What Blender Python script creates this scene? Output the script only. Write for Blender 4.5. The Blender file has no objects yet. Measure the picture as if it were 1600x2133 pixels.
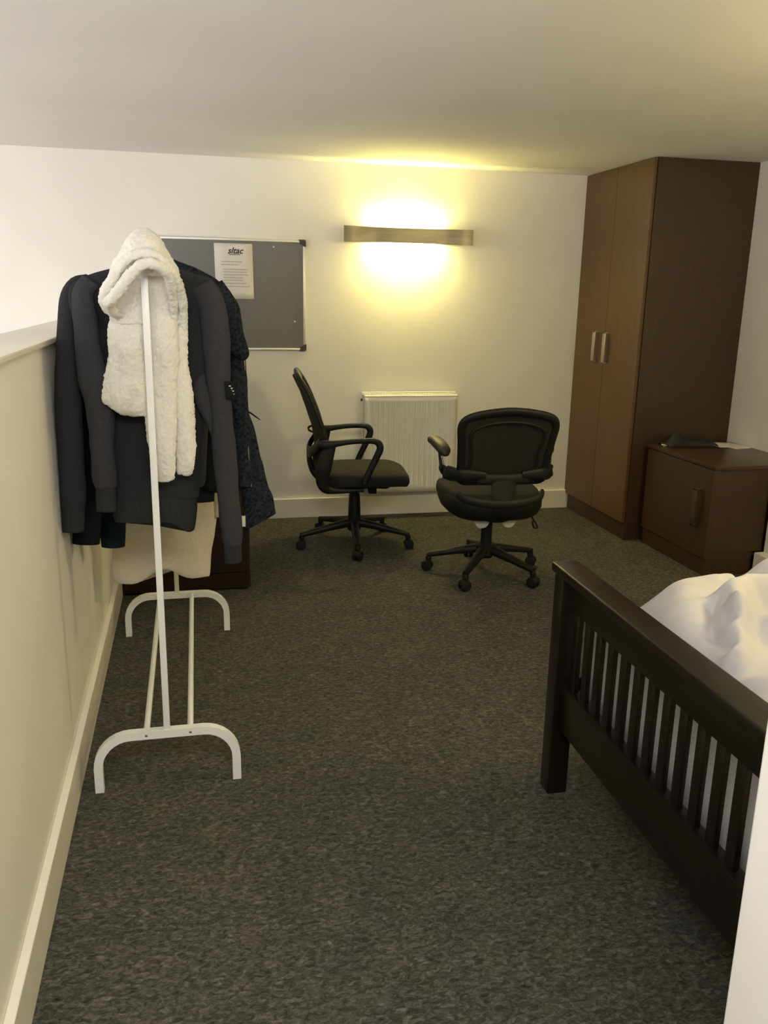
import bpy, bmesh, math, random
from mathutils import Vector, noise
random.seed(7)
S = bpy.context.scene
COL = S.collection
R = math.radians

# ---------------------------------------------------------------- camera
cam = bpy.data.cameras.new('camera')
cam.sensor_fit = 'VERTICAL'; cam.sensor_height = 36.0
cam.lens = 36.0 * 1764.8 / 2133.0
cam.clip_start = 0.02
camo = bpy.data.objects.new('camera', cam); COL.objects.link(camo)
YAW, PIT, ROL = .2246, .2535, .0192
fwd = Vector((math.sin(YAW)*math.cos(PIT), math.cos(YAW)*math.cos(PIT), -math.sin(PIT)))
rt0 = Vector((math.cos(YAW), -math.sin(YAW), 0)); up0 = rt0.cross(fwd)
rt = math.cos(ROL)*rt0 + math.sin(ROL)*up0
up = -math.sin(ROL)*rt0 + math.cos(ROL)*up0
from mathutils import Matrix
M = Matrix((rt, up, -fwd)).transposed().to_4x4()
M.translation = Vector((0, 0, 1.3368))
camo.matrix_world = M
S.camera = camo

# ---------------------------------------------------------------- light and exposure
S.view_settings.view_transform = 'Standard'
S.view_settings.look = 'None'
S.view_settings.gamma = 1.0
S.view_settings.use_curve_mapping = False
S.view_settings.exposure = 0.0
w = bpy.data.worlds.new('world'); S.world = w; w.use_nodes = True
w.node_tree.nodes['Background'].inputs[0].default_value = (.75, .8, 1, 1)
w.node_tree.nodes['Background'].inputs[1].default_value = .05

def area(name, loc, target, sx, sy, power, color):
    l = bpy.data.lights.new(name, 'AREA'); l.shape = 'RECTANGLE'
    l.size, l.size_y, l.energy, l.color = sx, sy, power, color
    o = bpy.data.objects.new(name, l); COL.objects.link(o)
    o.location = loc
    o.rotation_euler = (Vector(target) - Vector(loc)).to_track_quat('-Z', 'Y').to_euler()
    return o
# window light from the open stairwell beyond the half wall, then an added fill
area('daylight_and_fill', (-3.1, 2.7, .55), (0, 3.6, 1.0), 1.9, 2.0, 94, (1, .925, .86))
area('daylight_and_fill', (-1.9, -2.0, .6), (.8, 2.0, .9), 2.0, 2.0, 138, (.92, .94, 1))  # added cool fill from behind left, no window known there
# added soft fill overhead near the camera, no fitting known there
area('overhead_fill', (.15, .15, 2.02), (.55, 1.2, 0), 1.0, 1.0, 54, (1, 1, .95))
SCONCE_E = 260.0
SCONCED_E = 420.0
PEND = (2.2, 1.6, 1.74)
PEND_E = 62.0

# ---------------------------------------------------------------- materials
def mat(name, base, rough=.6, metal=0, spec=.5, emit=None, estr=0):
    m = bpy.data.materials.new(name); m.use_nodes = True
    b = m.node_tree.nodes['Principled BSDF']
    b.inputs['Base Color'].default_value = (*base, 1)
    b.inputs['Roughness'].default_value = rough
    b.inputs['Metallic'].default_value = metal
    b.inputs['Specular IOR Level'].default_value = spec
    if emit:
        b.inputs['Emission Color'].default_value = (*emit, 1)
        b.inputs['Emission Strength'].default_value = estr
    return m

def nd(m, t, **k):
    n = m.node_tree.nodes.new(t)
    for a, v in k.items(): setattr(n, a, v)
    return n

def noisy(m, c1, c2, scale, stretch=(1, 1, 1), detail=4, lo=.35, hi=.65, bump=0, dist=.002, bscale=None, coord='Object', rough=.55):
    """colour varied by stretched noise, with an optional fine relief"""
    nt = m.node_tree; L = nt.links; b = nt.nodes['Principled BSDF']
    tc = nd(m, 'ShaderNodeTexCoord'); mp = nd(m, 'ShaderNodeMapping')
    mp.inputs['Scale'].default_value = stretch
    L.new(tc.outputs[coord], mp.inputs[0])
    n = nd(m, 'ShaderNodeTexNoise'); n.inputs['Scale'].default_value = scale
    n.inputs['Detail'].default_value = detail; n.inputs['Roughness'].default_value = rough
    L.new(mp.outputs[0], n.inputs['Vector'])
    r = nd(m, 'ShaderNodeValToRGB')
    r.color_ramp.elements[0].position = lo; r.color_ramp.elements[0].color = (*c1, 1)
    r.color_ramp.elements[1].position = hi; r.color_ramp.elements[1].color = (*c2, 1)
    L.new(n.outputs['Fac'], r.inputs[0]); L.new(r.outputs[0], b.inputs['Base Color'])
    if bump:
        n2 = n
        if bscale:
            n2 = nd(m, 'ShaderNodeTexNoise'); n2.inputs['Scale'].default_value = bscale
            n2.inputs['Detail'].default_value = 3
            L.new(mp.outputs[0], n2.inputs['Vector'])
        bp = nd(m, 'ShaderNodeBump'); bp.inputs['Strength'].default_value = bump
        bp.inputs['Distance'].default_value = dist
        L.new(n2.outputs['Fac'], bp.inputs['Height']); L.new(bp.outputs[0], b.inputs['Normal'])
    return m

WALL = noisy(mat('wall_paint', (.8, .77, .71), .7, spec=.25), (.79, .77, .725), (.82, .795, .75), 3, bump=.05, dist=.001, bscale=160)
CEIL = noisy(mat('ceiling_paint', (.8, .78, .74), .85, spec=.2), (.78, .765, .745), (.81, .795, .775), 2)
GLOSSW = noisy(mat('white_gloss_paint', (.85, .81, .71), .3), (.83, .79, .69), (.86, .82, .72), 5)
NEARW = noisy(mat('white_satin_paint', (.84, .79, .74), .45), (.87, .83, .80), (.89, .85, .82), 4)
METALW = noisy(mat('white_powder_coat', (.82, .82, .79), .32), (.80, .80, .77), (.83, .83, .80), 12)
RADW = noisy(mat('radiator_enamel', (.8, .78, .72), .35), (.78, .76, .70), (.81, .79, .73), 6)
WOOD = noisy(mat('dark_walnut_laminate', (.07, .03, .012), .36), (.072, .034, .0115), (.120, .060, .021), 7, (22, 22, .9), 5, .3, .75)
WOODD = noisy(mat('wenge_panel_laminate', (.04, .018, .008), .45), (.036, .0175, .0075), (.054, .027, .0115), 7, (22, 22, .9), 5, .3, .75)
WOODT = noisy(mat('dark_walnut_top', (.06, .03, .015), .3), (.044, .021, .010), (.066, .033, .016), 7, (22, 1.2, 22), 5, .3, .75)
WOODR = noisy(mat('mahogany_laminate', (.03, .01, .006), .4), (.011, .0036, .0022), (.020, .0066, .0038), 7, (1.2, 22, 22), 5, .3, .75)
ESPR = noisy(mat('espresso_lacquer', (.013, .007, .0045), .3), (.0052, .0030, .0018), (.0100, .0056, .0032), 9, (18, 1.2, 18), 4, .3, .75)
STEEL = noisy(mat('brushed_steel', (.52, .48, .42), .35, 1), (.47, .43, .37), (.58, .54, .47), 30, (1, 1, .15))
STEELDIM = noisy(mat('steel_dim_reflection', (.12, .09, .06), .45, .8), (.10, .075, .05), (.14, .105, .07), 30, (1, 1, .15))  # same steel as the wardrobe handles, its dark reflection put into the colour
NICKEL = noisy(mat('brushed_nickel', (.42, .38, .32), .34, 1), (.155, .14, .115), (.20, .182, .15), 40, (.1, 1, 1))
ALU = noisy(mat('anodised_aluminium', (.70, .69, .64), .35, .55), (.67, .66, .61), (.73, .72, .67), 40)
FELT = noisy(mat('grey_felt', (.16, .16, .16), .95, spec=.1), (.175, .176, .178), (.220, .221, .222), 320, bump=.2, dist=.001)
CAPB = mat('dark_brown_plastic', (.035, .024, .014), .45)
PAPER = noisy(mat('white_paper', (.72, .69, .66), .8, spec=.2), (.71, .68, .65), (.74, .71, .68), 8)
INK = mat('black_ink', (.04, .04, .045), .8)
GREYINK = mat('faded_grey_ink', (.34, .32, .31), .8)
PLASTB = noisy(mat('black_plastic', (.006, .006, .0055), .5, spec=.32), (.0050, .0050, .0045), (.0075, .0075, .007), 60)
PLASTG = noisy(mat('charcoal_plastic', (.012, .012, .011), .55, spec=.3), (.010, .010, .0095), (.014, .014, .013), 60)
RUBB = noisy(mat('black_rubber', (.007, .007, .007), .55, spec=.3), (.006, .006, .006), (.009, .009, .009), 60)
CHROME = mat('chrome', (.55, .53, .48), .18, 1)
SEATF = noisy(mat('black_seat_fabric', (.017, .017, .013), .9, spec=.3), (.0125, .0125, .0108), (.0185, .0185, .016), 500, bump=.3, dist=.0006)
PVC = noisy(mat('dark_grey_armpad', (.04, .037, .028), .5), (.036, .033, .025), (.045, .042, .032), 90)
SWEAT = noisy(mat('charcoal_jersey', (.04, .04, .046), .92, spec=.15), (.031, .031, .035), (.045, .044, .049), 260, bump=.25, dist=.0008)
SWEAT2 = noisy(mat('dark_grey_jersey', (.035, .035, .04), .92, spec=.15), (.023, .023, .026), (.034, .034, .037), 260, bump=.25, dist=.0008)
SWEATSHADE = noisy(mat('charcoal_jersey_shaded', (.024, .025, .028), .92, spec=.15), (.0195, .020, .0225), (.029, .0295, .033), 260, bump=.25, dist=.0008)  # the sleeve jersey darkened, shade beside the hoodie put into the colour
RIB = noisy(mat('charcoal_ribbing', (.036, .036, .038), .92, spec=.15), (.020, .020, .021), (.031, .031, .032), 300, (1, 1, .02), bump=.5, dist=.0012)
BLACKT = noisy(mat('black_cotton', (.010, .011, .013), .95, spec=.1), (.008, .009, .011), (.013, .014, .017), 200, bump=.2, dist=.0008)
NAVY = noisy(mat('navy_marled_fleece', (.02, .03, .045), .95, spec=.1), (.0055, .0080, .0120), (.030, .038, .047), 110, detail=6, lo=.36, hi=.66, bump=.7, dist=.003)
NAVYL = noisy(mat('navy_cotton', (.014, .026, .042), .95, spec=.1), (.0075, .014, .022), (.011, .019, .030), 150)
FLEECE = noisy(mat('cream_sherpa', (.74, .71, .63), .95, spec=.1), (.69, .655, .58), (.78, .745, .675), 170, detail=4, lo=.3, hi=.7, bump=.55, dist=.003)
FLEECE.node_tree.nodes['Principled BSDF'].inputs['Sheen Weight'].default_value = .35
CREAM = noisy(mat('cream_knit', (.66, .60, .50), .95, spec=.1), (.62, .56, .46), (.69, .63, .53), 120, bump=.3, dist=.001)
SHEET = noisy(mat('white_sheet', (.74, .73, .77), .85, spec=.2), (.72, .71, .755), (.76, .75, .79), 6)
DUVET = noisy(mat('white_duvet_cover', (.70, .68, .72), .85, spec=.2), (.61, .60, .64), (.65, .635, .67), 5, bump=.06, dist=.001, bscale=400)
CLOTHB = noisy(mat('black_nylon', (.008, .008, .009), .7), (.006, .006, .007), (.012, .012, .013), 60)
STICK = mat('white_sticker', (.72, .70, .64), .5)
TUBE = mat('halogen_tube', (1, .9, .7), .4, emit=(1, .86, .24), estr=SCONCE_E)
TUBED = mat('halogen_tube_lower', (1, .9, .7), .4, emit=(1, .84, .27), estr=SCONCED_E)
GLOBE = mat('opal_glass_lit', (.9, .88, .8), .4, emit=(1, .825, .38), estr=PEND_E)
LAMPW = mat('lamp_housing_white', (.8, .78, .7), .5)

# carpet: loop pile, fine dark speckle with paler flecks
CARPET = mat('loop_carpet', (.03, .03, .026), .97, spec=.08)
def _carpet(m):
    nt = m.node_tree; L = nt.links; b = nt.nodes['Principled BSDF']
    tc = nd(m, 'ShaderNodeTexCoord')
    n1 = nd(m, 'ShaderNodeTexNoise'); n1.inputs['Scale'].default_value = 78; n1.inputs['Detail'].default_value = 7; n1.inputs['Roughness'].default_value = .72
    n1.inputs['Distortion'].default_value = .9
    mp = nd(m, 'ShaderNodeMapping'); mp.inputs['Scale'].default_value = (.75, 1.25, 1)
    L.new(tc.outputs['Object'], mp.inputs[0]); L.new(mp.outputs[0], n1.inputs['Vector'])
    r = nd(m, 'ShaderNodeValToRGB'); e = r.color_ramp.elements
    e[0].position = .30; e[0].color = (0.0213, 0.0213, 0.0185, 1)
    e[1].position = .78; e[1].color = (0.3000, 0.2900, 0.2450, 1)
    x = e.new(.47); x.color = (0.0713, 0.0701, 0.0598, 1)
    x = e.new(.58); x.color = (0.1288, 0.1254, 0.1075, 1)
    L.new(n1.outputs['Fac'], r.inputs[0])
    n2 = nd(m, 'ShaderNodeTexNoise'); n2.inputs['Scale'].default_value = 9; n2.inputs['Detail'].default_value = 5
    L.new(tc.outputs['Object'], n2.inputs['Vector'])
    r2 = nd(m, 'ShaderNodeValToRGB'); e = r2.color_ramp.elements
    e[0].position = .35; e[0].color = (.88, .895, .90, 1); e[1].position = .65; e[1].color = (1.08, 1.05, .99, 1)
    L.new(n2.outputs['Fac'], r2.inputs[0])
    mx = nd(m, 'ShaderNodeMix', data_type='RGBA', blend_type='MULTIPLY'); mx.inputs[0].default_value = 1
    L.new(r.outputs[0], mx.inputs[6]); L.new(r2.outputs[0], mx.inputs[7])
    L.new(mx.outputs[2], b.inputs['Base Color'])
    bp = nd(m, 'ShaderNodeBump'); bp.inputs['Strength'].default_value = .9; bp.inputs['Distance'].default_value = .006
    L.new(n1.outputs['Fac'], bp.inputs['Height']); L.new(bp.outputs[0], b.inputs['Normal'])
_carpet(CARPET)

# ---------------------------------------------------------------- mesh helpers
class MB:
    def __init__(s): s.v = []; s.f = []
    def add(s, v, f):
        n = len(s.v); s.v += [tuple(p) for p in v]; s.f += [tuple(i+n for i in q) for q in f]; return s
    def box(s, x0, x1, y0, y1, z0, z1, bev=0.0, seg=2, rot=0, piv=(0, 0)):
        bm = bmesh.new(); bmesh.ops.create_cube(bm, size=1)
        for v in bm.verts:
            v.co = Vector(((x0+x1)/2 + v.co.x*(x1-x0), (y0+y1)/2 + v.co.y*(y1-y0), (z0+z1)/2 + v.co.z*(z1-z0)))
        if bev: bmesh.ops.bevel(bm, geom=list(bm.edges), offset=bev, segments=seg, affect='EDGES', profile=.6)
        s.bm(bm, rot, piv); return s
    def bm(s, bm, rot=0, piv=(0, 0)):
        bm.verts.index_update(); c, q = math.cos(rot), math.sin(rot)
        vs = []
        for v in bm.verts:
            x, y = v.co.x-piv[0], v.co.y-piv[1]
            vs.append((piv[0]+x*c-y*q, piv[1]+x*q+y*c, v.co.z))
        s.add(vs, [[v.index for v in f.verts] for f in bm.faces]); bm.free()
    def rings(s, rs, closed=False, caps=True):
        """rs: list of rings, every ring a list of points"""
        n0 = len(s.v); m = len(rs[0])
        for r in rs: s.v += [tuple(p) for p in r]
        k = len(rs)
        for i in range(k if closed else k-1):
            a, b = n0+i*m, n0+((i+1) % k)*m
            for j in range(m):
                jn = (j+1) % m
                s.f.append((a+j, a+jn, b+jn, b+j))
        if caps and not closed:
            s.f.append(tuple(n0+j for j in range(m))[::-1])
            s.f.append(tuple(n0+(k-1)*m+j for j in range(m)))
        return s
    def sweep(s, path, a, b=None, ref=(0, 1, 0), m=10, ex=2, closed=False, square=False, smooth=1, disp=None, caps=True):
        """tube along a path; a is the half-width across ref, b along ref (numbers or lists)"""
        P = [Vector(p) for p in path]; n = len(P)
        A = a if isinstance(a, (list, tuple)) else [a]*n
        B = A if b is None else (b if isinstance(b, (list, tuple)) else [b]*n)
        if smooth > 1:
            P, A, B = cr(P, smooth, closed), cr(A, smooth, closed), cr(B, smooth, closed)
        n = len(P); ref = Vector(ref); out = []
        for i in range(n):
            if closed: t = P[(i+1) % n]-P[i-1]
            else: t = P[min(i+1, n-1)]-P[max(i-1, 0)]
            t.normalize(); v = ref-ref.dot(t)*t; v.normalize(); u = t.cross(v)
            ring = []
            if square:
                sec = [(-1, -1), (1, -1), (1, 1), (-1, 1)]
                for q, z in sec: ring.append(P[i]+u*q*A[i]+v*z*B[i])
            else:
                for j in range(m):
                    th = 2*math.pi*j/m; c, q = math.cos(th), math.sin(th)
                    c = math.copysign(abs(c)**(2/ex), c); q = math.copysign(abs(q)**(2/ex), q)
                    d = u*c*A[i]+v*q*B[i]; p = P[i]+d
                    if disp: p = p+d.normalized()*disp(p)
                    ring.append(p)
            out.append(ring)
        return s.rings(out, closed, caps)
    def loft(s, R_, m=32, sub=6, ex=2, disp=None, caps=True):
        """horizontal rings (cx, cy, z, half-width x, half-depth y), interpolated"""
        keys = [Vector(r[:3]) for r in R_]
        P = cr(keys, sub); A = cr([r[3] for r in R_], sub); B = cr([r[4] for r in R_], sub)
        out = []
        for p, a, b in zip(P, A, B):
            ring = []
            for j in range(m):
                th = 2*math.pi*j/m; c, q = math.cos(th), math.sin(th)
                c = math.copysign(abs(c)**(2/ex), c); q = math.copysign(abs(q)**(2/ex), q)
                d = Vector((c*a, q*b, 0)); w_ = p+d
                if disp: w_ = w_+d.normalized()*disp(w_)
                ring.append(w_)
            out.append(ring)
        return s.rings(out, caps=caps)
    def cyl(s, p0, p1, r, m=16, r1=None):
        p0, p1 = Vector(p0), Vector(p1); t = (p1-p0).normalized()
        ref = (0, 1, 0) if abs(t.y) < .9 else (1, 0, 0)
        return s.sweep([p0, p1], [r, r if r1 is None else r1], ref=ref, m=m)
    def lathe(s, c, prof, m=20, axis='z'):
        out = []
        for r, h in prof:
            ring = []
            for j in range(m):
                th = 2*math.pi*j/m
                if axis == 'z': ring.append((c[0]+r*math.cos(th), c[1]+r*math.sin(th), c[2]+h))
                elif axis == 'x': ring.append((c[0]+h, c[1]+r*math.cos(th), c[2]+r*math.sin(th)))
                else: ring.append((c[0]+r*math.sin(th), c[1]+h, c[2]+r*math.cos(th)))
            out.append(ring)
        return s.rings(out)
    def grid(s, fn, nu, nv):
        n0 = len(s.v)
        for i in range(nu+1):
            for j in range(nv+1): s.v.append(tuple(fn(i/nu, j/nv)))
        for i in range(nu):
            for j in range(nv):
                a = n0+i*(nv+1)+j; s.f.append((a, a+nv+1, a+nv+2, a+1))
        return s

def cr(K, sub, closed=False):
    """Catmull-Rom through keys (numbers or vectors)"""
    n = len(K); out = []
    g = (lambda i: K[i % n]) if closed else (lambda i: K[max(0, min(n-1, i))])
    for i in range(n if closed else n-1):
        a, b, c, d = g(i-1), g(i), g(i+1), g(i+2)
        for k in range(sub):
            t = k/sub
            out.append(.5*((2*b)+(c-a)*t+(2*a-5*b+4*c-d)*t*t+(3*b-a-3*c+d)*t*t*t))
    if not closed: out.append(K[-1] if not isinstance(K[-1], Vector) else K[-1].copy())
    return out

def obj(name, mb, m, parent=None, smooth=None, label=None, fix=True):
    me = bpy.data.meshes.new(name)
    org = Vector(parent.matrix_world.translation) if parent is not None else Vector((0, 0, 0))
    me.from_pydata(mb.v, [], mb.f); me.update()
    if fix:
        bm = bmesh.new(); bm.from_mesh(me); bmesh.ops.recalc_face_normals(bm, faces=bm.faces); bm.to_mesh(me); bm.free()
    me.materials.append(m)
    if smooth is not None:
        me.polygons.foreach_set('use_smooth', [True]*len(me.polygons))
        if smooth < 180: me.set_sharp_from_angle(angle=R(smooth))
    o = bpy.data.objects.new(name, me); COL.objects.link(o)
    if parent is not None: o.parent = parent
    if label: o['label'] = label
    return o

def thing(name, label, cat, loc=(0, 0, 0), rz=0, group=None):
    o = bpy.data.objects.new(name, None); COL.objects.link(o)
    o.empty_display_size = .05; o.location = loc; o.rotation_euler = (0, 0, rz)
    o['label'] = label; o['category'] = cat
    if group: o['group'] = group
    return o

def tag(o, label, cat, group=None):
    o['label'] = label; o['category'] = cat
    if group: o['group'] = group
    return o

def struct(name, mb, m, parent=None, smooth=None):
    o = obj(name, mb, m, parent, smooth)
    if parent is None: o['kind'] = 'structure'
    return o

def wrinkle(k=9, amp=.006, zs=.4, seed=0, fine=0):
    def f(p):
        v = noise.noise(Vector((p[0]*k+seed, p[1]*k-seed, p[2]*k*zs+seed*.7)))
        d = amp*v
        if fine: d += fine*noise.noise(Vector((p[0]*k*3+seed, p[1]*k*3, p[2]*k*1.6)))
        return d
    return f

# ---------------------------------------------------------------- room
XL, XR, YB, HC = -.3557, 2.948, 4.990, 2.032
BH, BT = .119, .0195
struct('floor', MB().box(-.47, 3.05, -2.1, 5.1, -.12, 0), CARPET)
struct('ceiling', MB().box(-3.35, 3.05, -2.1, 5.1, HC, HC+.12), CEIL)
struct('wall_back', MB().box(-3.35, 3.05, YB, YB+.12, -2.5, HC), WALL)
struct('wall_right', MB().box(XR, XR+.12, -2.1, YB, 0, HC), WALL)
struct('wall_rear', MB().box(-3.35, 3.05, -2.22, -2.1, -2.5, HC), WALL)
struct('wall_left', MB().box(XL-.13, XL, -2.1, YB, 0, 1.193), WALL)
struct('trim_1', MB().box(XL-.155, XL+.012, -2.1, YB, 1.193, 1.208, .004), GLOSSW)
struct('wall_outer', MB().box(-3.35, -3.25, -2.1, YB, -2.5, HC), WALL)
struct('floor_lower', MB().box(-3.35, -.4, -2.1, 5.1, -2.62, -2.5), CARPET)
# a low boxed-in duct beside the bedside cabinet, with its own skirting
struct('wall_pier', MB().box(2.755, XR, 3.15, 3.530, 0, .53), WALL)
def skirting(name, pts):
    """pts: room-side line of the skirting, as a box with a rounded top edge"""
    x0, x1, y0, y1 = pts
    return struct(name, MB().box(x0, x1, y0, y1, 0, BH, .004, 3), GLOSSW)
skirting('baseboard_left', (XL, XL+BT, -2.1, YB))
skirting('baseboard_back', (XL+BT, 2.375, YB-BT, YB))
skirting('baseboard_pier', (2.701, XR, 3.130, 3.530))
# the end of the partition beside the photographer
pw = struct('wall_front', MB().box(.578, 1.75, .28, .70, 0, HC, .003), NEARW)
sc_ = MB()
sc_.sweep([(.5775, .655, .80), (.5775, .660, .765), (.5775, .653, .74), (.5775, .655, .715)], .0011, .0008, ref=(1, 0, 0), m=6)
obj('scratch', sc_, GREYINK, pw)

# ---------------------------------------------------------------- wall lamp
def sconce(loc, rz, label, tube, tube_down):
    # local: x along the wall, wall plane at y = 0, room towards -y
    t = thing('wall_lamp', label, 'lamp', loc, rz)
    n = 24
    def py(u):                       # bowed strip: ends stand further out than the middle
        a = abs(u)
        return -.084-.020*min(1, max(0, (a-.55)/.35))-.006*(1-a*a)
    mb = MB(); rs = []
    for i in range(n+1):
        u = -1+2*i/n; x = .377*u; y = py(u); h = .0405+.003*abs(u)**3
        rs.append([(x, y, -h), (x, y, h), (x, y+.003, h), (x, y+.003, -h)])
    mb.rings(rs)
    obj('face_plate', mb, NICKEL, t, 25)
    hb = MB()
    hb.box(-.215, -.211, -.083, 0, -.038, .038)
    hb.box(.211, .215, -.083, 0, -.038, .038)
    hb.box(-.215, .215, -.012, 0, -.036, .036)
    obj('housing', hb, LAMPW, t)
    for y, z, tm in ((-.053, .029, tube), (-.066, -.034, tube_down)):
        tb = MB().lathe((-.17, y, z), [(.001, 0), (.0075, .002), (.0075, .338), (.001, .34)], 12, 'x')
        obj('halogen_tube', tb, tm, t, 40)
sconce((1.234, YB, 1.651), 0, 'long brushed nickel up-and-down wall lamp glowing yellow above the radiator', TUBE, TUBED)
def pendant():
    # opal globe lamp above the bed, outside the picture: it lights the duvet and the right of the ceiling
    t = thing('pendant_lamp', 'round opal pendant lamp hanging from the ceiling over the bed', 'lamp', PEND)
    z1 = HC-PEND[2]
    obj('globe', MB().lathe((0, 0, 0), [(.125*math.sin(math.pi*k/16)+.0005, -.125*math.cos(math.pi*k/16)) for k in range(17)], 32), GLOBE, t, 180)
    obj('stem', MB().cyl((0, 0, .12), (0, 0, z1-.012), .006, 10), NICKEL, t, 60)
    obj('ceiling_rose', MB().lathe((0, 0, z1-.022), [(.001, 0), (.04, .004), (.045, .0215), (.001, .022)], 20), NICKEL, t, 60)
if PEND_E: pendant()

# ---------------------------------------------------------------- pin board, notice, pins
def board():
    x0, x1, z0, z1, y = -.262, .652, 1.002, 1.612, YB
    t = thing('notice_board', 'grey felt notice board with silver frame and brown corners on back wall', 'notice board', (0, 0, 0))
    obj('felt_panel', MB().box(x0+.008, x1-.008, y-.013, y, z0+.008, z1-.008), FELT, t)
    f = .014
    for b in ((x0, x1, z0, z0+f), (x0, x1, z1-f, z1), (x0, x0+f, z0+f, z1-f), (x1-f, x1, z0+f, z1-f)):
        obj('frame_rail', MB().box(b[0], b[1], y-.018, y, b[2], b[3], .004), ALU, t, 40)
    for sx, xx in ((1, x1), (-1, x0)):
        for sz, zz in ((1, z1), (-1, z0)):
            L = .036; prof = []
            pts = [(-L, .003), (-.006, .003), (0, .001), (.003, -.006), (.003, -L), (-.012, -L+.004), (-.020, -.024), (-L+.006, -.018)]
            fr = [(xx+sx*p[0], y-.022, zz+sz*p[1]) for p in pts]; bk = [(q[0], y, q[2]) for q in fr]
            obj('corner_cap', MB().rings([fr, bk]), CAPB, t)
    # notice
    nt = thing('notice', 'white sheet with black heading and lines of small print on the notice board', 'notice', (0, 0, 0))
    nx0, nx1, nz0, nz1 = .146, .356, 1.286, 1.584
    def P(u, v):
        x = nx0+(nx1-nx0)*u-.004*(v) + .004; z = nz0+(nz1-nz0)*v
        return (x, y-.0145-.004*(1-v)**2, z)
    sh = MB().grid(P, 4, 8)
    so = obj('sheet', sh, PAPER, nt, 60); md = so.modifiers.new('thickness', 'SOLIDIFY'); md.thickness = .0006
    tx = bpy.data.curves.new('heading', 'FONT'); tx.body = 'sltac'; tx.size = .046; tx.shear = .35; tx.offset = .0009
    tx.extrude = .0002; tx.align_x = 'CENTER'; tx.materials.append(INK)
    to = bpy.data.objects.new('heading', tx); COL.objects.link(to); to.parent = nt
    to.location = (.2605, y-.0165, 1.531); to.rotation_euler = (R(90), 0, 0)
    bpy.context.view_layer.update()
    hm = bpy.data.meshes.new_from_object(to.evaluated_get(bpy.context.evaluated_depsgraph_get()))
    ho = bpy.data.objects.new('heading', hm); COL.objects.link(ho); ho.parent = nt
    ho.location = to.location; ho.rotation_euler = to.rotation_euler
    bpy.data.objects.remove(to); ho.name = 'heading'
    def bars(name, rows, m):
        mb = MB()
        for z, a, b in rows:
            x = a; rnd = random.Random(int(z*9999))
            while x < b:                                    # words of uneven length
                wd = rnd.uniform(.006, .018); e = min(b, x+wd)
                mb.box(x, e, y-.0192, y-.0180, z-.0016, z+.0016); x = e+.0018
        obj(name, mb, m, nt)
    bars('subheading', [(1.5245, .228, .290)], INK)
    bars('printed_line', [(1.487, .185, .298)], GREYINK)
    bars('printed_line', [(1.471, .181, .276)], GREYINK)
    for z, e in ((1.446, .330), (1.432, .322), (1.417, .328), (1.401, .298), (1.387, .300), (1.371, .318), (1.354, .336)):
        bars('printed_line', [(z, .194, e)], GREYINK)
    for i, (px, pz, lb) in enumerate(((.474, 1.572, 'small white push pin near the top edge of the notice board'),
                                      (.589, 1.165, 'small white push pin low on the right of the notice board'))):
        p = thing('push_pin', lb, 'push pin', (px, y-.013, pz), 0, 'push pins in the notice board')
        obj('head', MB().lathe((0, 0, 0), [(.0005, -.011), (.0045, -.010), (.0032, -.006), (.005, -.0005), (.0005, 0)], 12, 'y'), STICK, p, 60)
board()

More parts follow.
